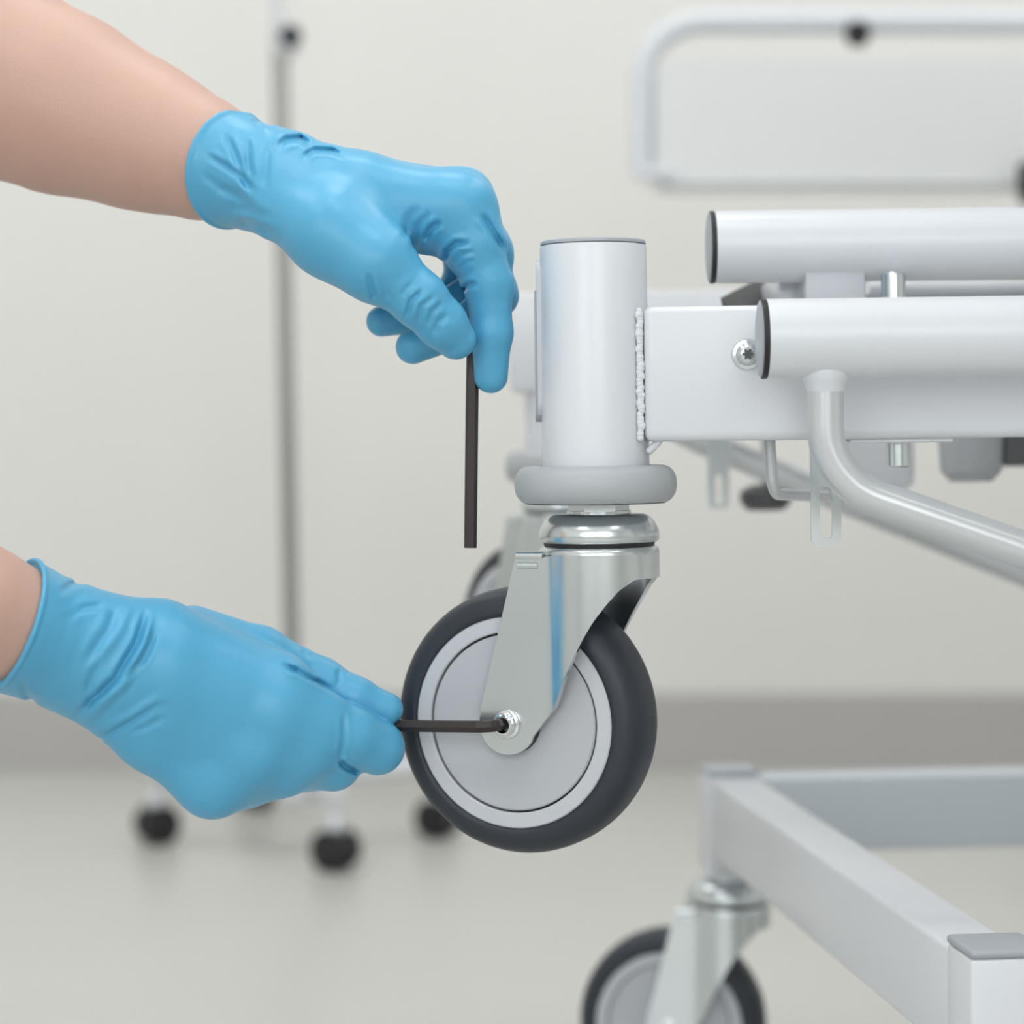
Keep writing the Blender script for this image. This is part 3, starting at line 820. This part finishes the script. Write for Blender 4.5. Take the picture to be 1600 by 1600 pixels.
# --- upper hand (left hand, back up, thumb towards the lens)
HU = dict(D=1.077, kp=.012,
  palm=[[(430, 284, 4, 68), (560, 308, 0, 64), (690, 326, -3, 56), (720, 326, -3, 51)],
        [(430, 280, 14, 66), (560, 300, 16, 56), (722, 313, 20, 47)],
        [(430, 284, 28, 60), (560, 305, 34, 50), (715, 320, 42, 42)],
        [(430, 290, 38, 54), (560, 318, 50, 44), (700, 335, 62, 36)],
        [(600, 335, -2, 46), (668, 352, 4, 42)],
        [(450, 322, -6, 60), (520, 366, -18, 62), (585, 410, -26, 54)]],
  fingers=[([(720, 328, -3, 52), (740, 382, -4, 49), (763, 440, -4, 38), (768, 520, -3, 31.5), (767, 588, 0, 26.5)], .010),
           ([(722, 312, 20, 45), (762, 392, 21, 37), (776, 462, 20, 32), (722, 512, 16, 29), (645, 542, 14, 27)], .008),
           ([(715, 320, 42, 42), (750, 400, 43, 33), (752, 448, 42, 30), (680, 490, 38, 28), (596, 502, 34, 24)], .008),
           ([(700, 335, 62, 36), (722, 400, 62, 28), (720, 440, 60, 26), (690, 470, 56, 24), (650, 490, 52, 21)], .007),
           ([(520, 360, -18, 60), (590, 412, -27, 52), (655, 468, -26, 43), (690, 505, -22, 38), (712, 530, -17, 32)], .014)],
  creases=[([(655, 322), (640, 345), (636, 375)], .5, 7), ([(672, 330), (652, 355), (646, 392)], .8, 5), ([(690, 345), (672, 358), (662, 378)], 1.2, 5),
           ([(735, 380), (712, 380), (698, 392), (696, 410)], 1.3, 4), ([(745, 392), (722, 398), (708, 412)], .5, 4), ([(742, 404), (728, 410), (714, 422)], .4, 4),
           ([(745, 442), (730, 446), (724, 456)], 1.0, 4), ([(752, 332), (768, 358), (788, 392)], 1.4, 5),
           ([(768, 358), (790, 400), (804, 440)], .5, 6),
           ([(575, 425), (580, 450), (588, 470)], 1.0, 5), ([(590, 425), (600, 450), (608, 470)], .4, 5),
           ([(662, 452), (642, 470), (634, 500)], .9, 4), ([(682, 460), (660, 478), (652, 508)], .6, 4), ([(694, 470), (676, 486), (668, 510)], .5, 4), ([(700, 492), (684, 504), (678, 524)], .7, 5), ([(650, 440), (636, 452), (628, 464)], .4, 5),
           ([(318, 240), (350, 258), (376, 276), (392, 300)], 1.0, 4.5),
           ([(350, 205), (364, 235), (380, 272), (396, 305)], .9, 5), ([(376, 205), (382, 240), (392, 280)], .4, 5), ([(312, 270), (345, 292), (395, 318)], .5, 6), ([(388, 210), (388, 250), (392, 280)], .9, 5), ([(418, 220), (416, 260), (412, 295)], .6, 6),
           ([(398, 195), (408, 184), (428, 196)], 1.0, 5), ([(433, 232), (448, 218), (470, 216), (490, 230)], 1.3, 5), ([(472, 248), (490, 234), (520, 235), (535, 244)], 1.1, 4),
           ([(370, 345), (400, 352), (430, 368)], .8, 6), ([(350, 320), (390, 330), (420, 345)], .7, 8), ([(335, 290), (370, 310), (400, 325)], .6, 8)],
  wrist=(430, 284, 10, 78),
  rim=((0, 0, 0), 0), axis=(0, 0, 0))
c = at(360, 265, 1.093)
HU['rim'] = (tuple(c), .0278); HU['arm'] = ARM_U
HU['axis'] = (-.76, .60, .21)
lo_ = at(265, 640, 1.0); hi_ = at(835, 140, 1.0)
sdf_object('glove', glove_fn(HU), (-.165, 1.022, .475), (.008, 1.165, .612), .00075, M['glove'], person, relax=1)['label'] = 'light blue glove on the upper hand'

# --- lower hand (right hand, back towards the lens, thumb on top)
HL = dict(D=1.080, kp=.012,
  palm=[[(130, 985, -8, 62), (250, 1000, -8, 60), (425, 1066, -10, 50)],
        [(130, 1010, -12, 66), (260, 1040, -14, 62), (425, 1115, -16, 50)],
        [(125, 1035, -12, 64), (260, 1090, -12, 60), (390, 1172, -14, 51)],
        [(120, 1055, -4, 56), (240, 1142, -6, 60), (330, 1215, -6, 54)],
        [(180, 1010, 18, 56), (300, 1060, 22, 60), (400, 1130, 22, 58)]],
  fingers=[([(445, 1093, -10, 47), (500, 1124, -12, 44), (548, 1149, -10, 43), (590, 1168, -4, 43)], .016),
           ([(425, 1120, -14, 50), (480, 1165, -12, 49), (520, 1190, 0, 43), (515, 1190, 14, 36), (470, 1180, 26, 32)], .010),
           ([(390, 1178, -12, 50), (440, 1198, -4, 46), (475, 1196, 12, 38), (450, 1190, 30, 33)], .012),
           ([(335, 1220, -6, 51), (385, 1214, 6, 45), (425, 1208, 20, 36), (400, 1190, 34, 30)], .012),
           ([(300, 1000, 10, 54), (405, 1028, 10, 48), (500, 1066, 8, 37), (555, 1090, 3, 31), (604, 1108, 1, 26)], .008)],
  creases=[([(230, 950), (215, 1000), (180, 1060), (110, 1125)], 1.5, 5), ([(238, 958), (224, 1010), (190, 1072), (122, 1138)], -1.0, 6),
           ([(245, 985), (222, 1030), (175, 1080)], .8, 5), ([(180, 950), (170, 985), (130, 1040)], .8, 7), ([(205, 940), (190, 980), (150, 1030)], -.6, 8),
           ([(165, 945), (130, 950), (92, 975)], .6, 5), ([(90, 930), (110, 915), (140, 905)], .7, 5), ([(160, 1030), (140, 1065), (138, 1110)], .6, 6),
           ([(255, 1095), (200, 1130), (150, 1158)], .9, 5), ([(262, 1085), (210, 1118), (165, 1140)], -.5, 7), ([(260, 1120), (230, 1135), (200, 1145)], .4, 5),
           ([(35, 1060), (40, 1085), (60, 1100)], .8, 5), ([(85, 960), (80, 1000), (60, 1040)], .5, 7),
           ([(446, 1038), (462, 1047), (490, 1063), (520, 1079)], 1.1, 4), ([(440, 1035), (455, 1046), (468, 1048)], .7, 4),
           ([(470, 1016), (480, 1024), (490, 1026)], .3, 4), ([(528, 1045), (530, 1060), (528, 1072)], .6, 4),
           ([(536, 1110), (538, 1150), (531, 1190)], .5, 4), ([(528, 1188), (542, 1200), (562, 1208)], 1.6, 4),
           ([(440, 1130), (470, 1140), (500, 1170)], .0, 20)],
  wrist=(120, 1018, 0, 92),
  rim=((0, 0, 0), 0), axis=(0, 0, 0))
HL['palm'] = [[near(j) for j in js] for js in HL['palm']]
HL['fingers'] = [([near(j) for j in js], k) for js, k in HL['fingers']]
HL['wrist'] = near(HL['wrist'])
c = at(22, 976, 1.022)
HL['rim'] = (tuple(c), .0304); HL['arm'] = ARM_L
HL['axis'] = (-.82, -.46, .35)
sdf_object('glove', glove_fn(HL), (-.280, .975, .280), (-.036, 1.135, .418), .00075, M['glove'], person, relax=1)['label'] = 'light blue glove on the lower hand'
